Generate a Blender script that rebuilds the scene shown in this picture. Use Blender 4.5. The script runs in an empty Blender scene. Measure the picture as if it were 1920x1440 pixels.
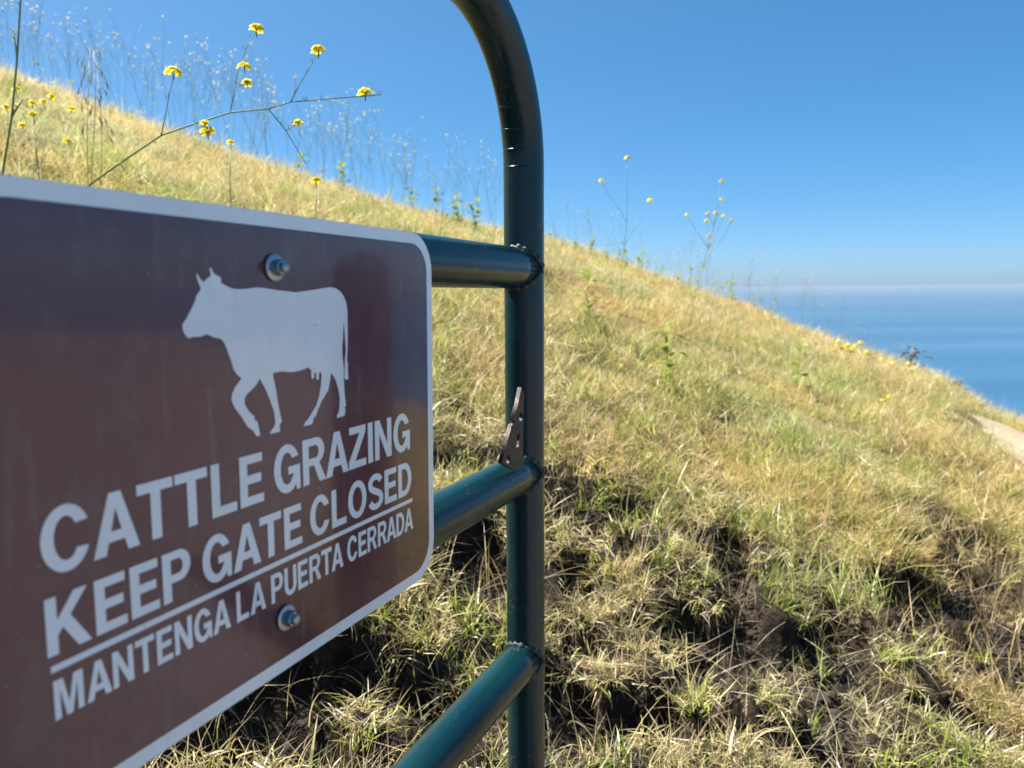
import bpy, bmesh, math, random
import numpy as np
from mathutils import Vector, Matrix

# ---------------------------------------------------------------- camera, sky, sun, exposure
scene = bpy.context.scene
R_ = math.radians
CAM_H = 1.25
F_PX = 1442.0
PITCH, ROLL = R_(7.0), R_(0.6)
SUN_AZ, SUN_EL = R_(-68), R_(56)          # azimuth from +Y, positive to +X

def rotm(ax, a):
    return np.array(Matrix.Rotation(a, 3, ax))
RM = rotm('X', -PITCH) @ rotm('Y', ROLL)
cd = bpy.data.cameras.new('camera'); cam = bpy.data.objects.new('camera', cd)
scene.collection.objects.link(cam); scene.camera = cam
cd.sensor_width = 36; cd.lens = F_PX / 1920 * 36; cd.clip_start = 0.05; cd.clip_end = 200000
M4 = Matrix.Identity(4)
for i in range(3):
    M4[i][0] = RM[i, 0]; M4[i][1] = RM[i, 2]; M4[i][2] = -RM[i, 1]
M4.translation = (0, 0, CAM_H)
cam.matrix_world = M4
cd.dof.use_dof = True; cd.dof.focus_distance = 0.92; cd.dof.aperture_fstop = 8.0

world = bpy.data.worlds.new('World'); scene.world = world; world.use_nodes = True
wt = world.node_tree; wt.nodes.clear()
sky = wt.nodes.new('ShaderNodeTexSky'); sky.sky_type = 'NISHITA'; sky.sun_disc = False
sky.sun_elevation = SUN_EL; sky.sun_rotation = SUN_AZ
sky.altitude = 100; sky.air_density = 0.5; sky.dust_density = 0.9; sky.ozone_density = 9.5
bg = wt.nodes.new('ShaderNodeBackground'); bg.inputs['Strength'].default_value = 0.1
wo = wt.nodes.new('ShaderNodeOutputWorld')
hs = wt.nodes.new('ShaderNodeHueSaturation'); hs.inputs['Hue'].default_value = 0.489; hs.inputs['Saturation'].default_value = 1.33      # the phone's vivid rendering of blue
gm = wt.nodes.new('ShaderNodeGamma'); gm.inputs['Gamma'].default_value = 0.68
wt.links.new(sky.outputs[0], gm.inputs['Color']); wt.links.new(gm.outputs[0], hs.inputs['Color']); wt.links.new(hs.outputs[0], bg.inputs[0]); wt.links.new(bg.outputs[0], wo.inputs[0])

sd = bpy.data.lights.new('sun', 'SUN'); sd.energy = 5.0; sd.angle = R_(0.53); sd.color = (1.0, 0.94, 0.84)
sun = bpy.data.objects.new('sun', sd); scene.collection.objects.link(sun)
to_sun = Vector((math.sin(SUN_AZ) * math.cos(SUN_EL), math.cos(SUN_AZ) * math.cos(SUN_EL), math.sin(SUN_EL)))
sun.rotation_euler = to_sun.to_track_quat('Z', 'Y').to_euler(); sun.location = (-6, 8, 12)

vs = scene.view_settings
vs.view_transform = 'Standard'; vs.look = 'None'; vs.gamma = 1.0; vs.use_curve_mapping = False
vs.exposure = 1.66

try:
    scene.cycles.max_bounces = 6; scene.cycles.diffuse_bounces = 2; scene.cycles.glossy_bounces = 3; scene.cycles.transmission_bounces = 3; scene.cycles.volume_bounces = 0
except Exception: pass
rng = np.random.default_rng(7)
random.seed(7)
COL = scene.collection

# ---------------------------------------------------------------- helpers
def tag(o, label=None, cat=None, group=None, kind=None):
    if label: o['label'] = label
    if cat: o['category'] = cat
    if group: o['group'] = group
    if kind: o['kind'] = kind
    return o

def mesh_obj(name, verts, faces, mat, parent=None, smooth=True):
    me = bpy.data.meshes.new(name)
    me.from_pydata([tuple(map(float, v)) for v in verts], [], faces)
    for m in (mat if isinstance(mat, (list, tuple)) else [mat]): me.materials.append(m)
    if smooth: me.polygons.foreach_set('use_smooth', [True] * len(me.polygons))
    me.update()
    o = bpy.data.objects.new(name, me); COL.objects.link(o)
    if parent: o.parent = parent
    return o

def bm_obj(name, bm, mat, parent=None, smooth=False):
    me = bpy.data.meshes.new(name); bm.to_mesh(me); bm.free()
    for m in (mat if isinstance(mat, (list, tuple)) else [mat]): me.materials.append(m)
    if smooth: me.polygons.foreach_set('use_smooth', [True] * len(me.polygons))
    o = bpy.data.objects.new(name, me); COL.objects.link(o)
    if parent: o.parent = parent
    return o

def empty(name, mat4=None, loc=None):
    o = bpy.data.objects.new(name, None); COL.objects.link(o); o.empty_display_size = 0.1
    if mat4 is not None: o.matrix_world = mat4
    if loc is not None: o.location = loc
    return o

def ray(px, py):
    d = np.array([(px - 960) / F_PX, 1.0, -(py - 720) / F_PX])
    return RM @ d

def tube(path, radii, n=8, cap=True):
    """verts/faces of a swept tube along a list of points"""
    P = [Vector(p) for p in path]; V, Fc = [], []
    t0 = (P[1] - P[0]).normalized()
    a = Vector((0, 0, 1)) if abs(t0.z) < 0.9 else Vector((1, 0, 0))
    nx = t0.cross(a).normalized()
    for i, p in enumerate(P):
        t = (P[min(i + 1, len(P) - 1)] - P[max(i - 1, 0)]).normalized()
        nx = (nx - t * nx.dot(t)).normalized(); ny = t.cross(nx)
        r = radii[i] if hasattr(radii, '__len__') else radii
        for k in range(n):
            an = 2 * math.pi * k / n
            V.append(p + (nx * math.cos(an) + ny * math.sin(an)) * r)
    for i in range(len(P) - 1):
        for k in range(n):
            Fc.append((i * n + k, i * n + (k + 1) % n, (i + 1) * n + (k + 1) % n, (i + 1) * n + k))
    if cap:
        Fc.append(tuple(range(n - 1, -1, -1))); b = (len(P) - 1) * n
        Fc.append(tuple(b + k for k in range(n)))
    return V, Fc

def _hash(ix, iy, seed):
    h = (ix.astype(np.int64) * 374761393 + iy.astype(np.int64) * 668265263 + seed * 974711) & 0xffffffff
    h = ((h ^ (h >> 13)) * 1274126177) & 0xffffffff
    return ((h ^ (h >> 16)) & 0xffff) / 65535.0

def vnoise(x, y, seed=0):
    x = np.asarray(x, float); y = np.asarray(y, float)
    ix = np.floor(x); iy = np.floor(y); fx = x - ix; fy = y - iy
    fx = fx * fx * fx * (fx * (fx * 6 - 15) + 10); fy = fy * fy * fy * (fy * (fy * 6 - 15) + 10)
    a = _hash(ix, iy, seed); b = _hash(ix + 1, iy, seed); c = _hash(ix, iy + 1, seed); d = _hash(ix + 1, iy + 1, seed)
    return (a * (1 - fx) + b * fx) * (1 - fy) + (c * (1 - fx) + d * fx) * fy

def fbm(x, y, seed=0, oct=4):
    s = 0; a = 0.5; t = 0
    for o in range(oct):
        s = s + a * vnoise(x * 2 ** o + 17.3 * o, y * 2 ** o - 9.1 * o, seed + o); t += a; a *= 0.5
    return s / t

def sstep(a, b, x):
    t = np.clip((x - a) / (b - a), 0, 1); return t * t * (3 - 2 * t)

# ---------------------------------------------------------------- material helper
class NT:
    def __init__(s, name):
        s.m = bpy.data.materials.new(name); s.m.use_nodes = True; s.t = s.m.node_tree; s.t.nodes.clear()
        s.out = s.n('ShaderNodeOutputMaterial')
    def n(s, typ, **kw):
        nd = s.t.nodes.new(typ)
        for k, v in kw.items(): setattr(nd, k, v)
        return nd
    def l(s, a, b): s.t.links.new(a, b)
    def noise(s, scale, detail=4, rough=0.55, vec=None):
        nd = s.n('ShaderNodeTexNoise'); nd.inputs['Scale'].default_value = scale
        nd.inputs['Detail'].default_value = detail; nd.inputs['Roughness'].default_value = rough
        if vec is not None: s.l(vec, nd.inputs['Vector'])
        return nd.outputs['Fac']
    def ramp(s, fac, stops):
        nd = s.n('ShaderNodeValToRGB'); s.l(fac, nd.inputs['Fac']); e = nd.color_ramp.elements
        while len(e) < len(stops): e.new(0.5)
        for i, (p, c) in enumerate(stops):
            e[i].position = p; e[i].color = (c, c, c, 1) if isinstance(c, (int, float)) else (*c, 1)
        return nd.outputs['Color']
    def mix(s, fac, a, b, blend='MIX'):
        nd = s.n('ShaderNodeMix', data_type='RGBA', blend_type=blend)
        for i, v in ((0, fac), (6, a), (7, b)):
            if hasattr(v, 'links'): s.l(v, nd.inputs[i])
            else: nd.inputs[i].default_value = v if i == 0 else (*v, 1)
        return nd.outputs[2]
    def bump(s, h, strength, dist):
        nd = s.n('ShaderNodeBump'); nd.inputs['Strength'].default_value = strength
        nd.inputs['Distance'].default_value = dist; s.l(h, nd.inputs['Height']); return nd.outputs['Normal']
    def bsdf(s, **kw):
        nd = s.n('ShaderNodeBsdfPrincipled')
        for k, v in kw.items():
            k = k.replace('_', ' ')
            if hasattr(v, 'links'): s.l(v, nd.inputs[k])
            elif isinstance(v, tuple): nd.inputs[k].default_value = (*v, 1)
            else: nd.inputs[k].default_value = v
        return nd
    def done(s, nd):
        s.l(nd.outputs[0], s.out.inputs['Surface']); return s.m
    def obj(s): return s.n('ShaderNodeTexCoord').outputs['Object']

def mat_paint():
    m = NT('green_gate_enamel'); co = m.obj()
    sp = m.noise(190, 3, 0.6, co); big = m.noise(9, 4, 0.6, co); dust = m.noise(420, 2, 0.6, co)
    c = m.mix(m.ramp(big, [(0.35, 0.0), (0.75, 1.0)]), (0.0016, 0.019, 0.026), (0.003, 0.030, 0.035))
    wear = m.mix(1.0, m.ramp(sp, [(0.58, 0.0), (0.63, 1.0)]), m.ramp(m.noise(16, 3, 0.6, co), [(0.55, 0.0), (0.64, 1.0)]), 'MULTIPLY')
    c = m.mix(wear, c, (0.10, 0.045, 0.025))
    c = m.mix(m.ramp(dust, [(0.68, 0.0), (0.76, 0.35)]), c, (0.12, 0.14, 0.12))
    r = m.ramp(big, [(0.3, 0.20), (0.8, 0.34)])
    h = m.mix(0.35, m.noise(60, 3, 0.5, co), m.noise(300, 2, 0.6, co))
    return m.done(m.bsdf(Base_Color=c, Roughness=r, Normal=m.bump(h, 0.22, 0.002), Specular_IOR_Level=0.4, Coat_Weight=0.05, Coat_Roughness=0.12))

def mat_simple(name, a, b, rough, scale=40, metallic=0.0, bump=0.0, coat=0.0):
    m = NT(name); co = m.obj(); nz = m.noise(scale, 4, 0.6, co)
    kw = dict(Base_Color=m.mix(m.ramp(nz, [(0.35, 0.0), (0.7, 1.0)]), a, b), Roughness=rough, Metallic=metallic)
    if bump: kw['Normal'] = m.bump(m.noise(scale * 3, 3, 0.6, co), bump, 0.004)
    if coat: kw.update(Coat_Weight=coat, Coat_Roughness=0.06)
    return m.done(m.bsdf(**kw))

def mat_sheeting(name, a, b):
    """glossy sign sheeting with faint smudges and scuffs"""
    m = NT(name); co = m.obj()
    sm = m.noise(14, 5, 0.65, co); fine = m.noise(260, 2, 0.5, co)
    c = m.mix(m.ramp(sm, [(0.35, 0.0), (0.75, 1.0)]), a, b)
    c = m.mix(m.ramp(fine, [(0.70, 0.0), (0.78, 0.5)]), c, (0.26, 0.22, 0.20))
    mp = m.n('ShaderNodeMapping'); mp.inputs['Scale'].default_value = (1.0, 1.0, 0.10); m.l(co, mp.inputs['Vector'])
    run = m.noise(90, 4, 0.6, mp.outputs[0])                                   # faint dried water runs
    c = m.mix(m.ramp(run, [(0.58, 0.0), (0.75, 0.16)]), c, (0.30, 0.27, 0.25))
    dustn = m.noise(30, 5, 0.7, co)
    c = m.mix(m.ramp(dustn, [(0.5, 0.0), (0.8, 0.14)]), c, (0.34, 0.29, 0.24))
    r = m.ramp(sm, [(0.3, 0.10), (0.7, 0.22)])
    wav = m.noise(7, 2, 0.5, co)
    return m.done(m.bsdf(Base_Color=c, Roughness=r, IOR=1.5, Coat_Weight=0.4, Coat_Roughness=0.04, Normal=m.bump(wav, 0.13, 0.01)))

def mat_leaf(name, inst=True, trans=0.5, col=None, attr='col'):
    m = NT(name)
    if col is None:
        a = m.n('ShaderNodeAttribute', attribute_name=attr); c = a.outputs['Color']
    else:
        c = m.mix(m.ramp(m.noise(25, 3, 0.5, m.obj()), [(0.3, 0.0), (0.7, 1.0)]), col, tuple(x * 0.85 for x in col))
    if inst:
        t = m.n('ShaderNodeAttribute', attribute_name='tint', attribute_type='INSTANCER')
        c = m.mix(1.0, c, t.outputs['Color'], 'MULTIPLY')
    d = m.n('ShaderNodeBsdfDiffuse'); tr = m.n('ShaderNodeBsdfTranslucent'); gl = m.n('ShaderNodeBsdfGlossy')
    gl.inputs['Roughness'].default_value = 0.42
    for x in (d, tr): m.l(c, x.inputs['Color'])
    m1 = m.n('ShaderNodeMixShader'); m1.inputs[0].default_value = trans
    m.l(d.outputs[0], m1.inputs[1]); m.l(tr.outputs[0], m1.inputs[2])
    m2 = m.n('ShaderNodeMixShader'); m2.inputs[0].default_value = 0.045
    m.l(m1.outputs[0], m2.inputs[1]); m.l(gl.outputs[0], m2.inputs[2])
    return m.done(m2)

def mat_ground():
    m = NT('hillside_soil'); co = m.n('ShaderNodeNewGeometry').outputs['Position']
    a = m.n('ShaderNodeAttribute', attribute_name='turf').outputs['Fac']
    n1 = m.noise(38, 5, 0.65, co); n2 = m.noise(7, 4, 0.6, co); n3 = m.noise(140, 3, 0.6, co)
    soil = m.mix(m.ramp(n1, [(0.35, 0.0), (0.7, 1.0)]), (0.010, 0.0075, 0.006), (0.040, 0.030, 0.022))
    soil = m.mix(m.ramp(n3, [(0.62, 0.0), (0.72, 0.7)]), soil, (0.12, 0.095, 0.07))
    turf = m.mix(m.ramp(n2, [(0.35, 0.0), (0.65, 1.0)]), (0.20, 0.15, 0.07), (0.12, 0.12, 0.035))
    turf = m.mix(m.ramp(n3, [(0.4, 0.0), (0.65, 0.6)]), turf, (0.30, 0.235, 0.12))
    c = m.mix(a, soil, turf)
    c = m.mix(m.n('ShaderNodeAttribute', attribute_name='dust').outputs['Fac'], c, m.mix(n1, (0.20, 0.185, 0.18), (0.15, 0.135, 0.13)))  # pale tone for the unseen ground that lights the sign face
    return m.done(m.bsdf(Base_Color=c, Roughness=0.95, Normal=m.bump(n1, 0.9, 0.02), Specular_IOR_Level=0.15))

def mat_sea():
    m = NT('sea_water'); g = m.n('ShaderNodeNewGeometry').outputs['Position']
    mp = m.n('ShaderNodeMapping'); mp.inputs['Rotation'].default_value = (0, 0, R_(-14)); mp.inputs['Scale'].default_value = (0.12, 1.0, 1.0)
    m.l(g, mp.inputs['Vector'])
    sw = m.noise(0.012, 4, 0.6, mp.outputs[0]); rip = m.noise(0.25, 4, 0.6, g)
    lanes = m.noise(0.0022, 4, 0.55, mp.outputs[0])
    c = m.mix(m.ramp(lanes, [(0.35, 0.0), (0.65, 1.0)]), (0.014, 0.065, 0.135), (0.034, 0.110, 0.195))
    h = m.mix(0.35, sw, rip)
    r = m.ramp(lanes, [(0.35, 0.28), (0.65, 0.42)])
    return m.done(m.bsdf(Base_Color=c, Roughness=r, IOR=1.33, Normal=m.bump(h, 0.35, 3.0)))

PAINT = mat_paint()
STEEL = mat_simple('zinc_steel', (0.42, 0.45, 0.46), (0.28, 0.31, 0.33), 0.38, 120, 0.9, 0.05)
ALU = mat_simple('aluminium_edge', (0.62, 0.63, 0.64), (0.5, 0.51, 0.52), 0.4, 60, 0.7)
WHITE = mat_sheeting('white_sheeting', (0.83, 0.84, 0.85), (0.78, 0.79, 0.80))
BROWN = mat_sheeting('brown_sheeting', (0.096, 0.026, 0.041), (0.074, 0.021, 0.036))
RUST = mat_simple('rusty_steel', (0.028, 0.026, 0.026), (0.085, 0.048, 0.034), 0.55, 110, 0.4, 0.3)
WELD = mat_simple('painted_weld', (0.010, 0.035, 0.036), (0.03, 0.03, 0.025), 0.4, 220, 0.0, 0.5, 0.2)
GROUND = mat_ground(); SEA = mat_sea()
PATH = mat_simple('trail_dirt', (0.38, 0.30, 0.20), (0.22, 0.17, 0.11), 0.95, 14, 0.0, 0.8)
CRUMB = mat_simple('soil_crumb', (0.018, 0.013, 0.010), (0.07, 0.053, 0.04), 0.95, 25, 0.0, 0.5)
BLADE = mat_leaf('grass_blade')
STEM = mat_leaf('mustard_stem', False, 0.35, (0.26, 0.32, 0.13))
DRYSTEM = mat_leaf('dry_stem', False, 0.4, (0.48, 0.38, 0.20))
PETAL = mat_leaf('mustard_petal', False, 0.6, (0.90, 0.77, 0.02))
PALE = mat_leaf('pale_petal', False, 0.5, (0.78, 0.60, 0.03))
LEAF = mat_leaf('weed_leaf', False, 0.55, (0.27, 0.32, 0.06))
DARKSEED = mat_leaf('dark_seed', False, 0.2, (0.075, 0.065, 0.05))
POSTWOOD = mat_simple('weathered_post', (0.016, 0.013, 0.014), (0.035, 0.026, 0.024), 0.85, 30, 0.0, 0.4)

# ---------------------------------------------------------------- terrain
# skyline of the hill as seen from the gate: (pixel x, pixel y) -> bearing and slope; behind the viewer it goes on evenly
SKYPX = [(-500, -20), (-250, 62), (0, 158), (120, 205), (300, 262), (500, 325), (700, 388), (850, 428), (1000, 455), (1150, 505),
         (1300, 562), (1450, 612), (1560, 650), (1680, 690), (1760, 722), (1830, 768), (1920, 808), (2050, 850)]
_az, _tan = [], []
for px, py in SKYPX:
    d = ray(px, py); _az.append(math.degrees(math.atan2(d[0], d[1]))); _tan.append(d[2] / math.hypot(d[0], d[1]))
_az += [47, 60, 90, 140, 180, 230, 275]; _tan += [-0.22, -0.08, -0.05, -0.10, -0.08, 0.10, 0.30]
_az += [_az[0] + 360]; _tan += [_tan[0]]
_azf = np.linspace(_az[0], _az[0] + 360, 1441); _tf = np.interp(_azf, _az, _tan)
_k = np.ones(9) / 9; _tf = np.convolve(np.concatenate([_tf[-9:], _tf, _tf[:9]]), _k, 'same')[9:-9]
AZ0 = _az[0]
SEA_Z = -118.0

def tan_sky(az): return np.interp((az - AZ0) % 360 + AZ0, _azf, _tf)
def crest(az):   return 10.0 + 2.2 * np.sin(np.radians(az * 1.0 + 20)) + 0.9 * np.sin(np.radians(az * 7))

def ground0(x, y):
    x = np.asarray(x, float); y = np.asarray(y, float)
    r = np.hypot(x, y); az = np.degrees(np.arctan2(x, y)); rc = crest(az); t = tan_sky(az)
    over = np.maximum(r - rc, 0)
    z = r * t - CAM_H * (1 - np.minimum(r, 3 * rc) / rc) ** 2
    fall = np.where(over < 8, 0.035 * over ** 2, 0.035 * 64 + 0.56 * (over - 8))
    return z - fall + CAM_H

def on_ground(px, py, far=14.0):
    d = ray(px, py); t = np.linspace(0.5, far, 3000)
    P = d[None] * t[:, None]; g = ground0(P[:, 0], P[:, 1]) - (P[:, 2] + CAM_H)
    i = np.argmax(g > 0)
    return (P[i, 0], P[i, 1]) if g.max() > 0 else (P[-1, 0], P[-1, 1])

# trampled bare hollows seen in the photograph: centre pixel, half width, half height in pixels
HOLES = [(890, 1030, 120, 80), (1110, 962, 80, 22), (1240, 985, 80, 16), (1375, 1060, 32, 95), (1440, 1240, 125, 62), (1530, 1250, 90, 30),
         (1330, 1200, 70, 60), (1600, 1085, 60, 32), (1735, 1115, 40, 40), (1885, 1115, 100, 60), (1790, 1195, 95, 48), (1930, 1190, 70, 50), (1560, 1180, 60, 55),
         (560, 1330, 150, 80), (740, 1260, 120, 60), (1080, 1330, 90, 70), (1230, 1370, 80, 55), (1620, 1345, 120, 45), (1840, 1010, 45, 20),
         (1310, 885, 26, 15), (870, 785, 30, 22), (1070, 1180, 60, 40), (1480, 1395, 120, 40), (1790, 1330, 70, 40), (420, 1400, 150, 60), (1730, 1400, 90, 30)]
HW = []
for px, py, rx, ry in HOLES:
    c = on_ground(px, py); a = on_ground(px + rx, py); b = on_ground(px, py - ry); b2 = on_ground(px, py + ry)
    HW.append((c[0], c[1], max(0.04, math.hypot(a[0] - c[0], a[1] - c[1])), max(0.04, 0.5 * math.hypot(b[0] - b2[0], b[1] - b2[1])), math.atan2(c[0], c[1])))

def bare(x, y):
    """0 = turf, 1 = bare soil"""
    x = np.asarray(x, float); y = np.asarray(y, float); r = np.hypot(x, y)
    wx = x + 0.10 * (fbm(x * 6, y * 6, 31, 3) - 0.5); wy = y + 0.10 * (fbm(x * 6, y * 6, 47, 3) - 0.5)
    m = np.zeros_like(x); brk = 2.4 * (fbm(x * 12, y * 12, 61, 3) - 0.57)
    for cx, cy, a, b, th in HW:
        dx = wx - cx; dy = wy - cy
        u = dx * math.cos(th) - dy * math.sin(th); v = dx * math.sin(th) + dy * math.cos(th)
        q = (u / a) ** 2 + (v / b) ** 2 + brk
        m = np.maximum(m, 1 - sstep(0.75, 1.35, q))
    nz = fbm(x * 4.3, y * 4.3, 5, 4)
    az = np.degrees(np.arctan2(x, y)); m = np.maximum(m, np.maximum(sstep(160, 172, az), 1 - sstep(-80, -70, az)) * (1 - sstep(9, 14, r)) * sstep(0.32, 0.42, nz))  # unseen ground behind the viewer made bare and dark, to darken gate reflections
    near = 1 - sstep(2.0, 3.0, r)
    m = np.maximum(m, near * sstep(0.525, 0.575, 0.6 * nz + 0.4 * fbm(x * 12, y * 12, 67, 3)))
    return m

def ground(x, y):
    x = np.asarray(x, float); y = np.asarray(y, float); r = np.hypot(x, y)
    b = bare(x, y); near = 1 - sstep(3.0, 7.0, r)
    z = ground0(x, y)
    z = z - 0.12 * b
    z = z + near * (0.11 * (fbm(x * 2.6, y * 2.6, 11, 3) - 0.5) + 0.030 * (fbm(x * 11, y * 11, 13, 3) - 0.5))
    z = z + near * b * 0.035 * (fbm(x * 38, y * 38, 23, 3) - 0.5)
    z = z + (1 - near) * np.exp(-np.maximum(r - 40, 0) / 40) * 0.22 * (fbm(x * 0.9, y * 0.9, 17, 3) - 0.5)
    return z

azs = np.concatenate([np.arange(-58, 58, 0.36), np.arange(58, 302, 3.5)])
rs = [0.35]
while rs[-1] < 3.4: rs.append(rs[-1] + 0.0135)
while rs[-1] < 420: rs.append(rs[-1] * 1.022)
rs = np.array(rs); na, nr = len(azs), len(rs)
AA, RR = np.meshgrid(np.radians(azs), rs, indexing='ij')
GX, GY = RR * np.sin(AA), RR * np.cos(AA); GZ = ground(GX, GY)
verts = np.stack([GX, GY, GZ], -1).reshape(-1, 3)
ii, jj = np.meshgrid(np.arange(na), np.arange(nr - 1), indexing='ij'); i2 = (ii + 1) % na
quads = np.stack([ii * nr + jj, ii * nr + jj + 1, i2 * nr + jj + 1, i2 * nr + jj], -1).reshape(-1, 4)
cidx = len(verts); verts = np.vstack([verts, [[0, 0, float(ground(np.array([0.01]), np.array([0.01]))[0])]]])
faces = quads.tolist() + [(cidx, i * nr, ((i + 1) % na) * nr) for i in range(na)]
me = bpy.data.meshes.new('hillside'); me.from_pydata(verts.tolist(), [], faces); me.materials.append(GROUND)
me.polygons.foreach_set('use_smooth', [True] * len(me.polygons))
turf = 1 - np.concatenate([bare(GX, GY).reshape(-1), [0]])
at = me.attributes.new('turf', 'FLOAT', 'POINT'); turf = sstep(0.76, 0.93, turf) * np.concatenate([sstep(2.3, 4.2, RR).reshape(-1), [0]]); at.data.foreach_set('value', turf.astype(np.float32))
_A = np.degrees(np.arctan2(GX, GY)); bounce = sstep(42, 54, _A + 14 * (fbm(GX * 1.5, GY * 1.5, 8, 3) - 0.5)) * (1 - sstep(150, 168, _A)) * (1 - sstep(30, 60, RR))  # unseen ground right of the view, made pale to bounce light onto the sign
ad = me.attributes.new('dust', 'FLOAT', 'POINT'); ad.data.foreach_set('value', np.concatenate([bounce.reshape(-1), [0]]).astype(np.float32))
me.update()
hill = bpy.data.objects.new('hillside', me); COL.objects.link(hill); tag(hill, kind='structure')

# sea out to the horizon
SEA_R = 120000.0
sv, sf = [(0, 0, SEA_Z)], []
rings = [60, 150, 320, 600, 1000, 2000, 5000, 12000, 30000, 60000, SEA_R]; ns = 96
for r in rings:
    for k in range(ns): sv.append((r * math.sin(2 * math.pi * k / ns), r * math.cos(2 * math.pi * k / ns), SEA_Z))
for k in range(ns): sf.append((0, 1 + (k + 1) % ns, 1 + k))
for i in range(len(rings) - 1):
    for k in range(ns):
        a = 1 + i * ns + k; b = 1 + i * ns + (k + 1) % ns; sf.append((a, b, b + ns, a + ns))
sea = mesh_obj('sea', sv, sf, SEA, smooth=False); tag(sea, kind='structure')

# sea haze: even air over the whole place
hz_top = float(GZ.max()) + 3.0
HB = SEA_R + 2500
hv = [(sx * HB, sy * HB, z) for z in (SEA_Z - 1.0, hz_top) for sx, sy in ((-1, -1), (1, -1), (1, 1), (-1, 1))]
hm = bpy.data.materials.new('sea_haze'); hm.use_nodes = True; hm.node_tree.nodes.clear()
pvn = hm.node_tree.nodes.new('ShaderNodeVolumePrincipled'); ho = hm.node_tree.nodes.new('ShaderNodeOutputMaterial')
pvn.inputs['Color'].default_value = (0.34, 0.45, 0.58, 1); pvn.inputs['Density'].default_value = 8.0e-5; pvn.inputs['Anisotropy'].default_value = 0.0
hm.node_tree.links.new(pvn.outputs[0], ho.inputs['Volume'])
haze = mesh_obj('haze', hv, [(3, 2, 1, 0), (4, 5, 6, 7), (0, 1, 5, 4), (1, 2, 6, 5), (2, 3, 7, 6), (3, 0, 4, 7)], hm, smooth=False); tag(haze, kind='stuff')

# dirt trail crossing the slope at the right
pv, pf = [], []
tp = [(1832, 776), (1858, 784), (1888, 800), (1920, 822), (2000, 880), (2120, 960)]
cl = [np.array(on_ground(px, py + 10)) for px, py in tp]
cl = [np.array([np.interp(s, range(len(cl)), [c[i] for c in cl]) for i in (0, 1)]) for s in np.linspace(0, len(cl) - 1, 40)]
for i, c in enumerate(cl):
    t = cl[min(i + 1, 39)] - cl[max(i - 1, 0)]; t /= np.linalg.norm(t); nrm = np.array([t[1], -t[0]])
    for k in range(7):
        w = (k / 6 - 0.5) * (0.95 + 0.10 * math.sin(i * 1.3) + 0.08 * math.sin(i * 0.7 + k)); p = c + nrm * w
        pv.append((p[0], p[1], float(ground(p[0:1], p[1:2])[0]) + 0.02 - 0.05 * abs(k / 3 - 1) ** 3))
for i in range(39):
    for k in range(6): pf.append((i * 7 + k, i * 7 + k + 1, (i + 1) * 7 + k + 1, (i + 1) * 7 + k))
path = mesh_obj('path', pv, pf, PATH); tag(path, kind='structure')
PATHC = np.array(cl)

# ---------------------------------------------------------------- sign and gate frame (shared axes)
YAW, LEAN, INPL = R_(23.498), R_(-0.518), R_(0.628)
GR = rotm('Z', -YAW) @ rotm('X', LEAN) @ rotm('Y', INPL)
U, N, V = GR[:, 1], GR[:, 0], GR[:, 2]
D_SIGN = 0.35; TR = 0.0254; D_GATE = D_SIGN + 0.0022 + TR

def plane_uv(px, py, d):
    q = ray(px, py); P = q * (-d / (q @ N)); return float(P @ U), float(P @ V)

def frame_matrix(u0, v0, d):
    o = -d * N + u0 * U + v0 * V + np.array([0, 0, CAM_H])
    m = Matrix.Identity(4)
    for i in range(3):
        m[i][0] = U[i]; m[i][1] = -N[i]; m[i][2] = V[i]; m[i][3] = o[i]
    return m

# ---- gate: local x = along the gate, y = away from viewer, z = up
GV0 = -1.18
gate = empty('metal_gate', frame_matrix(0.0, GV0, D_GATE))
tag(gate, 'dark green tubular steel gate with rounded corner holding the cattle sign', 'gate')
def gp(u, v, y=0.0): return (u, y, v - GV0)
UP = lambda v: 0.9065 - 0.0262 * (v - 0.15)          # post leans slightly
BR = 0.171; VB = 0.15; UL = -0.42
pathp = [gp(UP(v), v) for v in np.linspace(-1.10, VB, 40)]
for a in np.linspace(0, 90, 26)[1:]: pathp.append(gp(UP(VB) - BR + BR * math.cos(R_(a)), VB + BR * math.sin(R_(a))))
for u in np.linspace(UP(VB) - BR, UL + BR, 12)[1:]: pathp.append(gp(u, VB + BR))
for a in np.linspace(90, 180, 20)[1:]: pathp.append(gp(UL + BR + BR * math.cos(R_(a)), VB + BR * math.sin(R_(a))))
for v in np.linspace(VB, -1.10, 20)[1:]: pathp.append(gp(UL, v))
v_, f_ = tube(pathp, TR, 40)
# shallow compression wrinkles on the inside of the bend
vv = []
for i, p in enumerate(v_):
    ring = i // 40; c = Vector(pathp[ring]); q = p - c
    vv.append(c + q)
frame = mesh_obj('tube_frame', vv, f_, PAINT, gate)
wr = bmesh.new()
for a in (1, 9, 18, 28):
    cx, cz = UP(VB) - BR, VB
    ca, sa = math.cos(R_(a)), math.sin(R_(a))
    ctr = Vector(gp(cx + (BR - TR + 0.0006) * ca, cz + (BR - TR + 0.0006) * sa))
    rad = Vector((ca, 0, sa)); tang = Vector((-sa, 0, ca)); side = Vector((0, 1, 0))
    pts = []
    for k in range(-7, 8):
        ph = k * 0.13
        pts.append(ctr - rad * 0.0 + side * (TR * math.sin(ph)) + rad * (TR * (1 - math.cos(ph))) + tang * 0.0)
    rr = [0.0011 * math.cos(k / 7 * 1.35) + 0.0002 for k in range(-7, 8)]
    tv, tf = tube(pts, rr, 8)
    vb = [wr.verts.new(p) for p in tv]
    for f in tf: wr.faces.new([vb[i] for i in f])
bm_obj('bend_wrinkle', wr, PAINT, frame, True)

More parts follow.
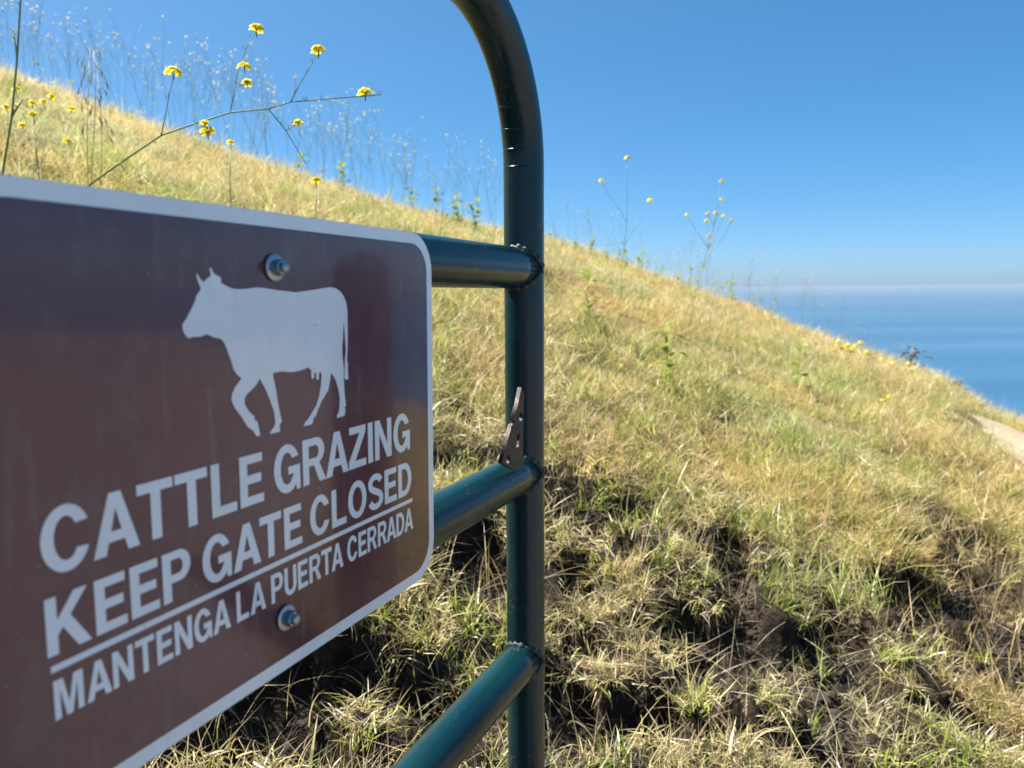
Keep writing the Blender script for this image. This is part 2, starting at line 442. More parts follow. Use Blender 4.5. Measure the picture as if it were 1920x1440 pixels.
def cope_curve(u, v, side, n=64):
    pts = []
    for k in range(n):
        a = 2 * math.pi * k / n; y = TR * 0.995 * math.cos(a); z = TR * 0.995 * math.sin(a)
        pts.append(Vector((u - side * math.sqrt(max(TR * TR - y * y, 0.0)), y, v - GV0 + z)))
    return pts
def weld(u, v, side, parent):
    bm = bmesh.new(); pts = cope_curve(u, v, side); n = len(pts)
    V_, F_ = [], []
    for i, p in enumerate(pts):
        t = (pts[(i + 1) % n] - pts[i - 1]).normalized(); c = (p - Vector((u, 0, v - GV0))).normalized()
        b = t.cross(c).normalized(); c = b.cross(t)
        r = 0.0043 * (0.7 + 0.35 * math.sin(i * 1.9) + 0.3 * random.random())
        for k in range(8):
            a = 2 * math.pi * k / 8; V_.append(bm.verts.new(p + c * math.cos(a) * r + b * math.sin(a) * r))
    for i in range(n):
        for k in range(8):
            bm.faces.new((V_[i * 8 + k], V_[i * 8 + (k + 1) % 8], V_[((i + 1) % n) * 8 + (k + 1) % 8], V_[((i + 1) % n) * 8 + k]))
    return bm_obj('weld_bead', bm, WELD, parent, True)
for v in (0.0303, -0.2315, -0.490, -0.76, -1.03):
    up = UP(v)
    tv, tf = tube([gp(u, v) for u in np.linspace(UL, up - 0.004, 30)], TR, 40)
    rail = mesh_obj('rail', tv, tf, PAINT, gate)
    weld(up, v, 1, rail); weld(UL, v, -1, rail)

# gusset plate between post and middle rail
DG = D_GATE - 0.0225
bk = [plane_uv(*p, DG) for p in ((974, 726), (967, 760), (959, 785), (962, 792), (956, 797), (937, 868), (960, 880), (977, 876), (978, 800), (979, 740))]
def plate(name, outline, holes, thick, y0, mat, parent, conv=None):
    cu = bpy.data.curves.new(name, 'CURVE'); cu.dimensions = '2D'; cu.fill_mode = 'BOTH'; cu.extrude = thick / 2
    for ol in [outline] + holes:
        sp = cu.splines.new('POLY'); sp.points.add(len(ol) - 1); sp.use_cyclic_u = True
        for p, (a, b) in zip(sp.points, ol): p.co = (a, b, 0, 1)
    tmp = bpy.data.objects.new('tmp', cu); COL.objects.link(tmp)
    dg = bpy.context.evaluated_depsgraph_get()
    m_ = bpy.data.meshes.new_from_object(tmp.evaluated_get(dg)); m_.name = name
    bpy.data.objects.remove(tmp); bpy.data.curves.remove(cu)
    for vtx in m_.vertices:
        x, y, z = vtx.co; vtx.co = (x, y0 - z, y)
    m_.materials.clear(); m_.materials.append(mat)
    o = bpy.data.objects.new(name, m_); COL.objects.link(o); o.parent = parent
    return o
def circ(cx, cy, r, n=14): return [(cx + r * math.cos(2 * math.pi * k / n), cy + r * math.sin(2 * math.pi * k / n)) for k in range(n)]
h1 = plane_uv(973, 781, DG); h2 = plane_uv(967, 826, DG); h3 = plane_uv(949, 861, DG)
gus = plate('corner_gusset', [(u, v - GV0) for u, v in bk], [circ(h1[0], h1[1] - GV0, 0.0055), [(h2[0] - 0.004, h2[1] - GV0 - 0.009), (h2[0] + 0.004, h2[1] - GV0 - 0.007), (h2[0] + 0.006, h2[1] - GV0 + 0.009), (h2[0] - 0.002, h2[1] - GV0 + 0.007)], circ(h3[0], h3[1] - GV0, 0.0050)], 0.005, -0.0225, RUST, gate)
tag(gus, 'rusty triangular steel gusset with small holes')

# ---- sign
SU0, SU1, SV0, SV1 = 0.2000, 0.6225, -0.2645, 0.0520
UC = (SU0 + SU1) / 2
sign = empty('cattle_sign', frame_matrix(UC, SV0, D_SIGN))
tag(sign, 'brown metal sign with white cow and gate closing notice bolted to green rails', 'sign')
def su(u, v): return (u - UC, v - SV0)
def rrect(u0, v0, u1, v1, r, n=10):
    pts = []
    for cx, cy, a0 in ((u1 - r, v0 + r, -90), (u1 - r, v1 - r, 0), (u0 + r, v1 - r, 90), (u0 + r, v0 + r, 180)):
        for k in range(n + 1):
            a = R_(a0 + 90 * k / n); pts.append((cx + r * math.cos(a), cy + r * math.sin(a)))
    return pts
def sheet(name, outlines, y, mat, parent):
    """flat print on the sign face, y metres in front of the plate"""
    return plate(name, outlines[0], outlines[1:], 0.0, -y, mat, parent)
panel = plate('panel', [su(*p) for p in rrect(SU0, SV0, SU1, SV1, 0.034)], [], 0.002, 0.0012, ALU, sign)
sheet('white_border', [[su(*p) for p in rrect(SU0 + 0.0004, SV0 + 0.0004, SU1 - 0.0004, SV1 - 0.0004, 0.0336)]], 0.0001, WHITE, sign)
BI = 0.0098
sheet('brown_field', [[su(*p) for p in rrect(SU0 + BI, SV0 + BI, SU1 - BI, SV1 - BI, 0.0255)]], 0.0004, BROWN, sign)
# cow outline, traced on the sign face
COW = [(240,263),(248,268),(262,296),(288,321),(304,303),(330,283),(336,281),(329,226),(335,218),(345,240),(358,263),(380,274),(404,290),(407,312),(403,324),
 (440,345),(480,364),(520,369),(570,367),(640,357),(700,361),(780,374),(850,382),(905,389),(960,383),(1040,371),(1100,360),(1150,355),(1185,363),(1215,386),(1240,425),
 (1255,470),(1260,520),(1262,640),(1261,760),(1257,840),(1263,870),(1262,910),(1266,970),(1260,979),(1246,977),(1240,965),(1241,900),(1243,840),(1250,770),(1243,700),(1238,620),(1234,590),(1231,680),
 (1225,760),(1227,830),(1234,885),(1236,930),(1236,990),(1240,1060),(1250,1155),(1241,1166),(1247,1180),(1240,1222),(1188,1237),(1190,1220),(1202,1195),(1206,1165),(1208,1100),(1198,1040),(1180,980),(1150,930),
 (1140,990),(1132,1045),(1110,1085),(1085,1125),(1060,1185),(1045,1228),(1036,1226),(1020,1280),(963,1292),(972,1270),(993,1245),(1015,1210),(1050,1150),(1068,1090),(1080,1020),(1085,950),(1082,930),
 (1068,928),(1067,960),(1068,975),(1058,980),(1050,975),(1048,935),(1042,928),(1036,935),(1035,965),(1022,972),(1015,962),(1016,915),(995,895),(950,915),(900,926),(860,927),(820,922),(755,933),
 (765,985),(778,1050),(790,1130),(805,1210),(815,1255),(814,1268),(803,1276),(804,1328),(736,1346),(742,1325),(765,1295),(773,1265),(766,1200),(738,1120),(710,1050),(685,1005),(667,970),
 (650,1005),(620,1040),(585,1072),(566,1100),(566,1140),(585,1180),(605,1205),(632,1225),(631,1250),(650,1258),(661,1300),(670,1357),(645,1360),(622,1322),(585,1295),(545,1230),(500,1170),(477,1120),(480,1075),(500,1030),(545,970),
 (515,945),(492,912),(475,855),(455,800),(435,745),(415,712),(400,701),(360,694),(330,680),(307,672),(270,687),(245,690),(220,688),(190,699),(170,685),(152,655),(144,620),(148,600),(172,566),(200,510),(230,450),(240,410),(268,372),(268,360),(248,310),(240,280)]
cow = [su(*plane_uv(300 + x * 400 / 1440, 440 + y * 400 / 1440, D_SIGN)) for x, y in COW]
sheet('cow_symbol', [cow], 0.0007, WHITE, sign)

# plain bold capitals drawn as outlines in a cap height of 1
def arc(cx, cy, rx, ry, a0, a1, n=16):
    return [(cx + rx * math.cos(R_(a0 + (a1 - a0) * k / n)), cy + ry * math.sin(R_(a0 + (a1 - a0) * k / n))) for k in range(n + 1)]
SW, SH = 0.235, 0.175
def glyph_s():
    c = arc(0.42, 0.735, 0.30, 0.192, 12, 245, 20) + arc(0.425, 0.272, 0.315, 0.200, 62, -168, 20)
    Lf, Rt = [], []
    for i, p in enumerate(c):
        q0 = c[max(i - 1, 0)]; q1 = c[min(i + 1, len(c) - 1)]; tx, ty = q1[0] - q0[0], q1[1] - q0[1]; l = math.hypot(tx, ty)
        nx, ny = -ty / l, tx / l; w = 0.5 * math.hypot(nx * SW, ny * SH)
        Lf.append((p[0] + nx * w, p[1] + ny * w)); Rt.append((p[0] - nx * w, p[1] - ny * w))
    return Lf + Rt[::-1]
GLYPHS = {
 'A': (0.98, [[(0,0),(.365,1),(.615,1),(.98,0),(.725,0),(.66,.2),(.32,.2),(.255,0)], [(.378,.37),(.602,.37),(.49,.74)]]),
 'C': (0.90, [arc(.46,.5,.46,.515,24,336,34) + arc(.46,.5,.46-SW,.515-SH,326,34,30)]),
 'D': (0.86, [[(0,0),(0,1)] + arc(.40,.5,.46,.5,90,-90,24) , [(SW,SH),(SW,1-SH)] + arc(.38,.5,.245,.5-SH,90,-90,20)]),
 'E': (0.74, [[(0,0),(0,1),(.72,1),(.72,.825),(SW,.825),(SW,.60),(.67,.60),(.67,.425),(SW,.425),(SW,.175),(.74,.175),(.74,0)]]),
 'G': (0.93, [arc(.46,.5,.46,.515,26,318,34) + [(.765,.10),(.79,0),(.93,0),(.93,.53),(.50,.53),(.50,.365),(.70,.365)] + arc(.46,.5,.46-SW,.515-SH,316,36,28)]),
 'I': (SW, [[(0,0),(0,1),(SW,1),(SW,0)]]),
 'K': (0.95, [[(0,0),(0,1),(SW,1),(SW,.59),(.61,1),(.905,1),(.515,.60),(.95,0),(.66,0),(.35,.435),(SW,.315),(SW,0)]]),
 'L': (0.72, [[(0,0),(0,1),(SW,1),(SW,.18),(.72,.18),(.72,0)]]),
 'M': (1.06, [[(0,0),(0,1),(.34,1),(.53,.33),(.72,1),(1.06,1),(1.06,0),(.84,0),(.84,.76),(.635,0),(.425,0),(.22,.76),(.22,0)]]),
 'N': (0.86, [[(0,0),(0,1),(.24,1),(.635,.36),(.635,1),(.86,1),(.86,0),(.62,0),(.225,.64),(.225,0)]]),
 'O': (0.98, [arc(.49,.5,.49,.515,0,352,44), arc(.49,.5,.49-SW,.515-SH,0,350,36)]),
 'P': (0.80, [[(0,0),(0,1)] + arc(.48,.685,.32,.315,90,-90,20) + [(SW,.37),(SW,0)], [(SW,.535),(SW,.835)] + arc(.455,.685,.115,.15,90,-90,14)]),
 'R': (0.90, [[(0,0),(0,1)] + arc(.53,.71,.32,.29,90,-58,20) + [(.64,.43),(.90,0),(.635,0),(.42,.395),(SW,.395),(SW,0)], [(SW,.555),(SW,.835)] + arc(.505,.695,.115,.14,90,-90,14)]),
 'S': (0.84, [glyph_s()]),
 'T': (0.84, [[(0,1),(.84,1),(.84,.82),(.537,.82),(.537,0),(.303,0),(.303,.82),(0,.82)]]),
 'U': (0.84, [[(0,1)] + arc(.42,.34,.42,.355,180,360,24) + [(.84,1),(.84-SW,1)] + arc(.42,.34,.42-SW,.18,360,180,20) + [(SW,1)]]),
 'Z': (0.80, [[(0,0),(0,.18),(.50,.825),(.03,.825),(.03,1),(.79,1),(.79,.83),(.29,.175),(.80,.175),(.80,0)]]),
}
TIGHT = {'AT': -.02, 'TA': -.02, 'CA': .05, 'LA': .10, 'RA': .0, 'AZ': .02, 'RT': .04, 'DA': .03, 'AD': .04, 'AN': .06, 'GA': .06, 'TT': .05}
def lettering(body, u0, u1, v0, v1):
    x = 0.0; outs = []; prev = ''
    for ch in body:
        if ch == ' ': x += 0.36; prev = ''; continue
        if prev: x += TIGHT.get(prev + ch, 0.105)
        w, ol = GLYPHS[ch]; outs += [[(x + a, b) for a, b in o] for o in ol]; x += w; prev = ch
    fit = lambda p: su(u0 + p[0] / x * (u1 - u0), v0 + p[1] * (v1 - v0))
    outs = [[fit(p) for p in o] for o in outs]
    return sheet('lettering', outs, 0.0007, WHITE, sign)
tag(lettering('CATTLE GRAZING', 0.2379, 0.5797, -0.1379, -0.1048), 'large white line reading CATTLE GRAZING')
tag(lettering('KEEP GATE CLOSED', 0.2377, 0.5813, -0.1782, -0.1488), 'white line reading KEEP GATE CLOSED')
tag(lettering('MANTENGA LA PUERTA CERRADA', 0.2394, 0.5835, -0.2115, -0.1912), 'small white line reading MANTENGA LA PUERTA CERRADA')
sheet('underline', [[su(0.2388, -0.1866), su(0.5827, -0.1866), su(0.5827, -0.1831), su(0.2388, -0.1831)]], 0.0007, WHITE, sign)

def lathe(name, prof, n, mat, parent, loc, smooth=True, rot=0.0):
    """profile of (radius, y) about the local y axis; y negative is towards the viewer"""
    V_, F_ = [], []
    for r, y in prof:
        for k in range(n):
            a = rot + 2 * math.pi * k / n; V_.append((loc[0] + r * math.cos(a), loc[1] + y, loc[2] + r * math.sin(a)))
    for i in range(len(prof) - 1):
        for k in range(n): F_.append((i * n + k, i * n + (k + 1) % n, (i + 1) * n + (k + 1) % n, (i + 1) * n + k))
    F_.append(tuple((len(prof) - 1) * n + k for k in range(n)))
    return mesh_obj(name, V_, F_, mat, parent, smooth)
for v, ro in ((0.0160, 0.3), (-0.2260, 0.05)):
    a, b = su(0.4095, v); loc = (a, -0.0008, b)
    bolt = lathe('bolt', [(0.0053, -0.0016), (0.0056, -0.0022), (0.0056, -0.0066), (0.0049, -0.0074), (0.0005, -0.0076)], 6, STEEL, sign, loc, False, ro)
    lathe('washer', [(0.0088, 0.0), (0.0092, -0.0004), (0.0092, -0.0013), (0.0086, -0.0017), (0.0042, -0.0018)], 40, STEEL, bolt, loc)
    lathe('threaded_end', [(0.0036, -0.0076), (0.0036, -0.0098), (0.0030, -0.0106), (0.0002, -0.0107)], 18, STEEL, bolt, loc)

# a dark post across the gateway: it is mirrored in the glossy sign
px_, py_ = 1.50, 1.62
pz = float(ground(np.array([px_]), np.array([py_]))[0])
prof = [(0.0, 0.105), (0.5, 0.10), (1.45, 0.095), (1.56, 0.088), (1.60, 0.06), (1.615, 0.01)]
pp = [(px_, py_, pz - 0.25 + h) for h, r in prof]
tv, tf = tube(pp, [r for h, r in prof], 20)
fp = mesh_obj('fence_post', tv, tf, POSTWOOD)
tag(fp, 'dark weathered round fence post standing across the gateway, mirrored in the brown sign', 'fence post')

# ---------------------------------------------------------------- grass (stuff): clump meshes instanced on points
def clump(name, n, rad, lmin, lmax, wid, lean, curl, cols, seed, seedhead=False, flat=0.0):
    g = np.random.default_rng(seed); V_, F_, C_ = [], [], []
    for b in range(n):
        a = g.uniform(0, 2 * math.pi); rr = rad * math.sqrt(g.random()); bx, by = rr * math.cos(a), rr * math.sin(a)
        L = g.uniform(lmin, lmax); w = wid * g.uniform(0.6, 1.3); az = g.uniform(0, 2 * math.pi)
        th = abs(g.normal(0, lean)) + (flat if g.random() < 0.5 else 0); cu = g.normal(curl, curl * 0.6)
        dx, dy = math.cos(az), math.sin(az); sx, sy = -dy, dx
        tw = g.normal(0, 0.5)
        sx, sy, sz = sx * math.cos(tw), sy * math.cos(tw), math.sin(tw)
        ns_ = 4; x, y, z = bx, by, -0.012; st = L / ns_; c0 = np.array(cols[g.integers(len(cols))]) * g.uniform(0.7, 1.25)
        base = len(V_)
        for s in range(ns_ + 1):
            ww = w * (1 - (s / ns_) ** 1.6) * 0.5
            if s < ns_:
                V_ += [(x - sx * ww, y - sy * ww, z - sz * ww), (x + sx * ww, y + sy * ww, z + sz * ww)]
                C_ += [c0, c0]
            else:
                V_.append((x, y, z)); C_.append(c0 * 1.05)
            ang = th + cu * (s + 0.5) / ns_
            x += dx * math.sin(ang) * st; y += dy * math.sin(ang) * st; z += math.cos(ang) * st
        for s in range(ns_ - 1): F_.append((base + 2 * s, base + 2 * s + 1, base + 2 * s + 3, base + 2 * s + 2))
        F_.append((base + 2 * ns_ - 2, base + 2 * ns_ - 1, base + 2 * ns_))
    m_ = bpy.data.meshes.new(name); m_.from_pydata(V_, [], F_); m_.materials.append(BLADE)
    ca = m_.color_attributes.new('col', 'FLOAT_COLOR', 'POINT')
    ca.data.foreach_set('color', np.concatenate([np.clip(np.array(C_), 0, 1), np.ones((len(C_), 1))], 1).astype(np.float32).reshape(-1))
    m_.update()
    return bpy.data.objects.new(name, m_)

STRAW = [(0.57, 0.47, 0.23), (0.52, 0.43, 0.20), (0.62, 0.53, 0.31), (0.47, 0.36, 0.18), (0.55, 0.44, 0.27)]
OLIVE = [(0.44, 0.41, 0.14), (0.49, 0.44, 0.17), (0.37, 0.37, 0.10), (0.53, 0.46, 0.21)]
GREEN = [(0.23, 0.31, 0.04), (0.29, 0.36, 0.06), (0.18, 0.27, 0.035), (0.36, 0.38, 0.08)]
GREY = [(0.34, 0.27, 0.18), (0.28, 0.22, 0.15), (0.40, 0.33, 0.22)]

def scatter(name, protos, pts, tints, label, cat, scl, rotx):
    """pts (n,3); one object, instanced through geometry nodes"""
    n = len(pts); m_ = bpy.data.meshes.new(name); m_.from_pydata(pts.tolist(), [], [])
    idx = m_.attributes.new('idx', 'INT', 'POINT'); idx.data.foreach_set('value', rng.integers(0, len(protos), n).astype(np.int32))
    ro = m_.attributes.new('rot', 'FLOAT_VECTOR', 'POINT')
    rv = np.stack([rng.normal(0, rotx, n), rng.normal(0, rotx, n), rng.uniform(0, 6.283, n)], 1)
    ro.data.foreach_set('vector', rv.astype(np.float32).reshape(-1))
    sc = m_.attributes.new('scl', 'FLOAT', 'POINT'); sc.data.foreach_set('value', scl.astype(np.float32))
    ti = m_.attributes.new('tint', 'FLOAT_VECTOR', 'POINT'); ti.data.foreach_set('vector', tints.astype(np.float32).reshape(-1))
    o = bpy.data.objects.new(name, m_); COL.objects.link(o)
    pc = bpy.data.collections.new(name + '_clumps')
    for p in protos: pc.objects.link(p)
    ng = bpy.data.node_groups.new(name, 'GeometryNodeTree')
    ng.interface.new_socket('Geometry', in_out='INPUT', socket_type='NodeSocketGeometry')
    ng.interface.new_socket('Geometry', in_out='OUTPUT', socket_type='NodeSocketGeometry')
    gi = ng.nodes.new('NodeGroupInput'); go = ng.nodes.new('NodeGroupOutput')
    ip = ng.nodes.new('GeometryNodeInstanceOnPoints'); ci = ng.nodes.new('GeometryNodeCollectionInfo')
    ci.inputs['Collection'].default_value = pc; ci.inputs['Separate Children'].default_value = True; ci.inputs['Reset Children'].default_value = True
    def na_(nm, dt):
        x = ng.nodes.new('GeometryNodeInputNamedAttribute'); x.data_type = dt; x.inputs['Name'].default_value = nm; return x.outputs['Attribute']
    L = ng.links.new
    L(gi.outputs[0], ip.inputs['Points']); L(ci.outputs[0], ip.inputs['Instance']); ip.inputs['Pick Instance'].default_value = True
    L(na_('idx', 'INT'), ip.inputs['Instance Index']); L(na_('rot', 'FLOAT_VECTOR'), ip.inputs['Rotation']); L(na_('scl', 'FLOAT'), ip.inputs['Scale'])
    L(ip.outputs[0], go.inputs[0])
    md = o.modifiers.new('clumps', 'NODES'); md.node_group = ng
    tag(o, label, cat, kind='stuff')
    return o

def sector(n, r0, r1, a0=-56, a1=52):
    r = np.sqrt(rng.uniform(r0 * r0, r1 * r1, n)); a = np.radians(rng.uniform(a0, a1, n))
    x, y = r * np.sin(a), r * np.cos(a)
    dp = np.min(np.hypot(x[:, None] - PATHC[None, :, 0], y[:, None] - PATHC[None, :, 1]), axis=1)
    k = dp > 0.30 + 0.30 * rng.random(n)
    return x[k], y[k]

def tint_at(x, y, var=0.12):
    n = len(x); v = 1 + rng.normal(0, var, n)
    h = (fbm(x * 1.3, y * 1.3, 71, 3) - 0.5) * 1.2
    return np.clip(np.stack([v * (1 + 0.25 * h), v * (1.0 - 0.02 * h), v * (1 - 0.25 * h)], 1), 0.3, 1.6)

def pts3(x, y, dz=0.0): return np.stack([x, y, ground(x, y) + dz], 1)

# far and middle slope: soft mat of dry and olive grass
dryP = [clump('dry_clump', 70, 0.10, 0.06, 0.15, 0.0030, 0.7, 0.9, STRAW + OLIVE[:2], 100 + i) for i in range(7)]
x, y = sector(11000, 2.5, 13.5); b = bare(x, y); g = fbm(x * 1.7, y * 1.7, 91, 3)
k = (b < 0.12) & (rng.random(len(x)) < 0.55 + 0.45 * sstep(0.35, 0.6, g)); x, y = x[k], y[k]
r = np.hypot(x, y)
scatter('dry_grass', dryP, pts3(x, y), tint_at(x, y), 'dry straw coloured grass matting the whole hillside', 'grass', rng.uniform(0.7, 1.3, len(x)) * (1 + 0.05 * (r - 3)) * (0.65 + 0.7 * fbm(x * 0.8, y * 0.8, 55, 3)), 0.42)

olP = [clump('olive_clump', 60, 0.09, 0.06, 0.16, 0.0034, 0.5, 0.7, OLIVE + GREEN[:3], 200 + i) for i in range(6)]
x, y = sector(11500, 2.3, 13.5); b = bare(x, y); g = fbm(x * 1.1 + 5, y * 1.1, 77, 4)
k = (b < 0.12) & (rng.random(len(x)) < (0.25 + 0.75 * sstep(0.38, 0.55, g)) * (0.45 + 0.75 * sstep(-5, 2.5, x))); x, y = x[k], y[k]
scatter('olive_grass', olP, pts3(x, y), tint_at(x, y), 'yellow green grass growing through the dry hillside', 'grass', rng.uniform(0.7, 1.25, len(x)) * (0.6 + 0.8 * fbm(x * 0.9, y * 0.9, 58, 3)), 0.35)

tlP = [clump('tall_stalk', 5, 0.05, 0.16, 0.34, 0.0022, 0.35, 0.5, STRAW, 600 + i, flat=0.4) for i in range(6)]
x, y = sector(2300, 2.6, 12.5); k = fbm(x * 1.4, y * 1.4, 66, 3) > 0.47; x, y = x[k], y[k]
scatter('tall_dry_grass', tlP, pts3(x, y), tint_at(x, y, 0.15) * 1.05, 'tall bleached grass stalks bent over the slope', 'grass', rng.uniform(0.6, 1.2, len(x)), 0.3)

# near trampled ground: finer dry mats and fresh tufts between bare hollows
matP = [clump('matted_clump', 75, 0.062, 0.03, 0.095, 0.0030, 0.95, 1.1, STRAW + STRAW + GREY[:1] + OLIVE + GREEN[3:], 300 + i, flat=0.5) for i in range(7)]
x, y = sector(4600, 0.8, 3.5); b = bare(x, y)
k = (b < 0.28) | (rng.random(len(x)) < 0.045); x, y = x[k], y[k]
scatter('matted_grass', matP, pts3(x, y), tint_at(x, y, 0.18), 'matted dead grass on the trampled clods behind the gate', 'grass', rng.uniform(0.6, 1.15, len(x)), 0.35)

grP = [clump('green_clump', 22, 0.034, 0.035, 0.12, 0.0050, 0.55, 0.75, GREEN + GREEN + OLIVE[:3], 400 + i) for i in range(7)]
x, y = sector(4600, 0.8, 4.2); b = bare(x, y); g = fbm(x * 3.1, y * 3.1, 123, 3)
k = ((b < 0.5) & (rng.random(len(x)) < (0.14 + 0.8 * sstep(0.48, 0.60, g)) * (1 - 0.6 * sstep(2.2, 3.4, np.hypot(x, y))))) | ((b >= 0.5) & (rng.random(len(x)) < 0.09)); x, y = x[k], y[k]
scatter('green_grass', grP, pts3(x, y), tint_at(x, y, 0.15), 'fresh green grass tufts sprouting among trampled clods', 'grass', rng.uniform(0.55, 1.2, len(x)), 0.2)

stP = [clump('straw_stem', 8, 0.06, 0.08, 0.20, 0.0026, 0.9, 0.5, STRAW + GREY, 500 + i, flat=0.9) for i in range(6)]
x, y = sector(2500, 0.8, 4.0)
scatter('straw_litter', stP, pts3(x, y, 0.01), tint_at(x, y, 0.2), 'loose dead stems lying across bare dark soil', 'straw', rng.uniform(0.6, 1.2, len(x)), 0.15)

# soil crumbs
def crumb(i):
    bm = bmesh.new(); bmesh.ops.create_icosphere(bm, subdivisions=2, radius=1.0); g = np.random.default_rng(900 + i)
    o = g.uniform(-5, 5, 3)
    for v in bm.verts:
        c = v.co; q = 0.65 + 0.7 * float(vnoise(np.array([c.x * 1.7 + o[0] + c.z]), np.array([c.y * 1.7 + o[1] - c.z]), i)[0]); v.co = c * q
        v.co.z *= 0.75
    m_ = bpy.data.meshes.new('soil_crumb'); bm.to_mesh(m_); bm.free(); m_.materials.append(CRUMB)
    return bpy.data.objects.new('soil_crumb', m_)
x, y = sector(34000, 0.8, 3.3); b = bare(x, y); k = b > 0.45; x, y = x[k], y[k]
s = np.exp(rng.normal(math.log(0.0048), 0.6, len(x))); s = np.clip(s, 0.002, 0.03)
scatter('soil_crumbs', [crumb(i) for i in range(6)], pts3(x, y, 0.001), np.ones((len(x), 3)), 'crumbled dark soil in the trampled hollows', 'soil', s, 0.6)

# ---------------------------------------------------------------- mustard plants and weeds
class MB:
    def __init__(s): s.v, s.f, s.m = [], [], []
    def add(s, v, f, mi=0):
        b = len(s.v); s.v += [tuple(p) for p in v]; s.f += [tuple(i + b for i in q) for q in f]; s.m += [mi] * len(f)
    def build(s, name, mats, parent=None):
        o = mesh_obj(name, s.v, s.f, mats, parent)
        o.data.polygons.foreach_set('material_index', s.m); return o

def petal_flower(mb, c, up, size, mi, g):
    """four rounded petals around a flower centre"""
    up = Vector(up).normalized(); a = Vector((1, 0, 0)) if abs(up.x) < 0.8 else Vector((0, 1, 0))
    e1 = up.cross(a).normalized(); e2 = up.cross(e1); ph = g.uniform(0, 1.57)
    for k in range(4):
        an = ph + k * math.pi / 2; d = e1 * math.cos(an) + e2 * math.sin(an); t = up.cross(d)
        c = Vector(c); w = size * 0.42
        mb.add([c, c + d * size * 0.55 + t * w + up * size * 0.10, c + d * size + t * w * 0.55 + up * size * 0.16, c + d * size - t * w * 0.55 + up * size * 0.16,
                c + d * size * 0.55 - t * w + up * size * 0.10], [(0, 1, 2, 3, 4)], mi)

def flower_cluster(mb, c, rad, n, size, mi, g):
    for i in range(n):
        a = g.uniform(0, 6.283); e = g.uniform(0.0, 1.35)
        d = Vector((math.cos(a) * math.sin(e), math.sin(a) * math.sin(e), math.cos(e) * 0.75))
        petal_flower(mb, Vector(c) + d * rad * g.uniform(0.6, 1.0), d + Vector((0, 0, 0.4)), size * g.uniform(0.75, 1.1), mi, g)

def leaf_blade(mb, base, d, L, w, mi, g, droop=0.35):
    d = Vector(d).normalized(); s = d.cross(Vector((0, 0, 1)))
    s = s.normalized() if s.length > 1e-3 else Vector((1, 0, 0)); up = s.cross(d)
    V_, F_ = [], []
    prof = (0.15, 0.75, 1.0, 0.8, 0.05)
    for i, p in enumerate(prof):
        t = i / 4; c = Vector(base) + d * L * t + up * (L * 0.12 * math.sin(t * 3.1)) - Vector((0, 0, 1)) * L * droop * t * t
        ww = w * p * (0.85 + 0.3 * g.random())
        V_ += [c - s * ww + up * ww * 0.25, c, c + s * ww + up * ww * 0.25]
    for i in range(4):
        for k in range(2): F_.append((i * 3 + k, i * 3 + k + 1, i * 3 + k + 4, i * 3 + k + 3))
    mb.add(V_, F_, mi)

def wavy(p0, p1, g, amp, n=7):
    p0, p1 = Vector(p0), Vector(p1); L = (p1 - p0).length; out = []
    ph = g.uniform(0, 6.28); ph2 = g.uniform(0, 6.28)
    for i in range(n):
        t = i / (n - 1); e = math.sin(math.pi * t)
        out.append(p0.lerp(p1, t) + Vector((math.sin(ph + t * 5) * amp * L * e, math.cos(ph2 + t * 4) * amp * L * e, 0)))
    return out

def mustard_mesh(seed, H, nb, pale=False, thick=0.0028, dense=6):
    """a far mustard plant: stem, side branches, flowers, a few leaves; materials 0 stem, 1 petal, 2 leaf"""
    g = np.random.default_rng(seed); mb = MB()
    top = Vector((g.normal(0, 0.10 * H), g.normal(0, 0.10 * H), H)); main = wavy((0, 0, -0.05), top, g, 0.03, 10)
    mb.add(*tube(main, [thick * (1 - 0.65 * i / 9) for i in range(10)], 4), 0)
    flower_cluster(mb, top, 0.010, dense, 0.0085, 1, g)
    for b in range(nb):
        t = g.uniform(0.35, 0.95); i = t * 9; p = main[int(i)].lerp(main[min(int(i) + 1, 9)], i % 1)
        a = g.uniform(0, 6.283); L = H * (1.05 - t) * g.uniform(0.3, 0.7) + 0.05
        e = p + Vector((math.cos(a) * 0.55, math.sin(a) * 0.55, 0.85)).normalized() * L
        br = wavy(p, e, g, 0.05, 5); mb.add(*tube(br, [thick * 0.55 * (1 - 0.5 * j / 4) for j in range(5)], 3), 0)
        if g.random() < 0.7: flower_cluster(mb, e, 0.008, max(2, dense - 2), 0.0075, 1, g)
        for s_ in range(g.integers(1, 4)):
            q = br[2].lerp(br[4], g.random()); a2 = g.uniform(0, 6.28); e2 = q + Vector((math.cos(a2) * 0.6, math.sin(a2) * 0.6, 0.7)) * L * 0.3
            mb.add(*tube([q, e2], [thick * 0.35, thick * 0.25], 3), 0)
            if g.random() < 0.2: flower_cluster(mb, e2, 0.006, 2, 0.006, 1, g)
    for l in range(g.integers(3, 7)):
        t = g.uniform(0.03, 0.4); p = main[int(t * 9)]; a = g.uniform(0, 6.283)
        leaf_blade(mb, p, (math.cos(a), math.sin(a), 0.5), g.uniform(0.04, 0.09), g.uniform(0.010, 0.018), 2, g)
    o = mb.build('mustard_plant', [STEM, PALE if pale else PETAL, LEAF])
    return o

def stand(o, x, y, rz=0.0, s=1.0, sink=0.0):
    o.location = (x, y, float(ground(np.array([x]), np.array([y]))[0]) - sink); o.rotation_euler = (0, 0, rz); o.scale = (s, s, s)

def at_bearing(px, r):
    d = ray(px, 540); h = math.hypot(d[0], d[1]); return d[0] / h * r, d[1] / h * r
def crest_r(px):
    d = ray(px, 540); return float(crest(math.degrees(math.atan2(d[0], d[1]))))

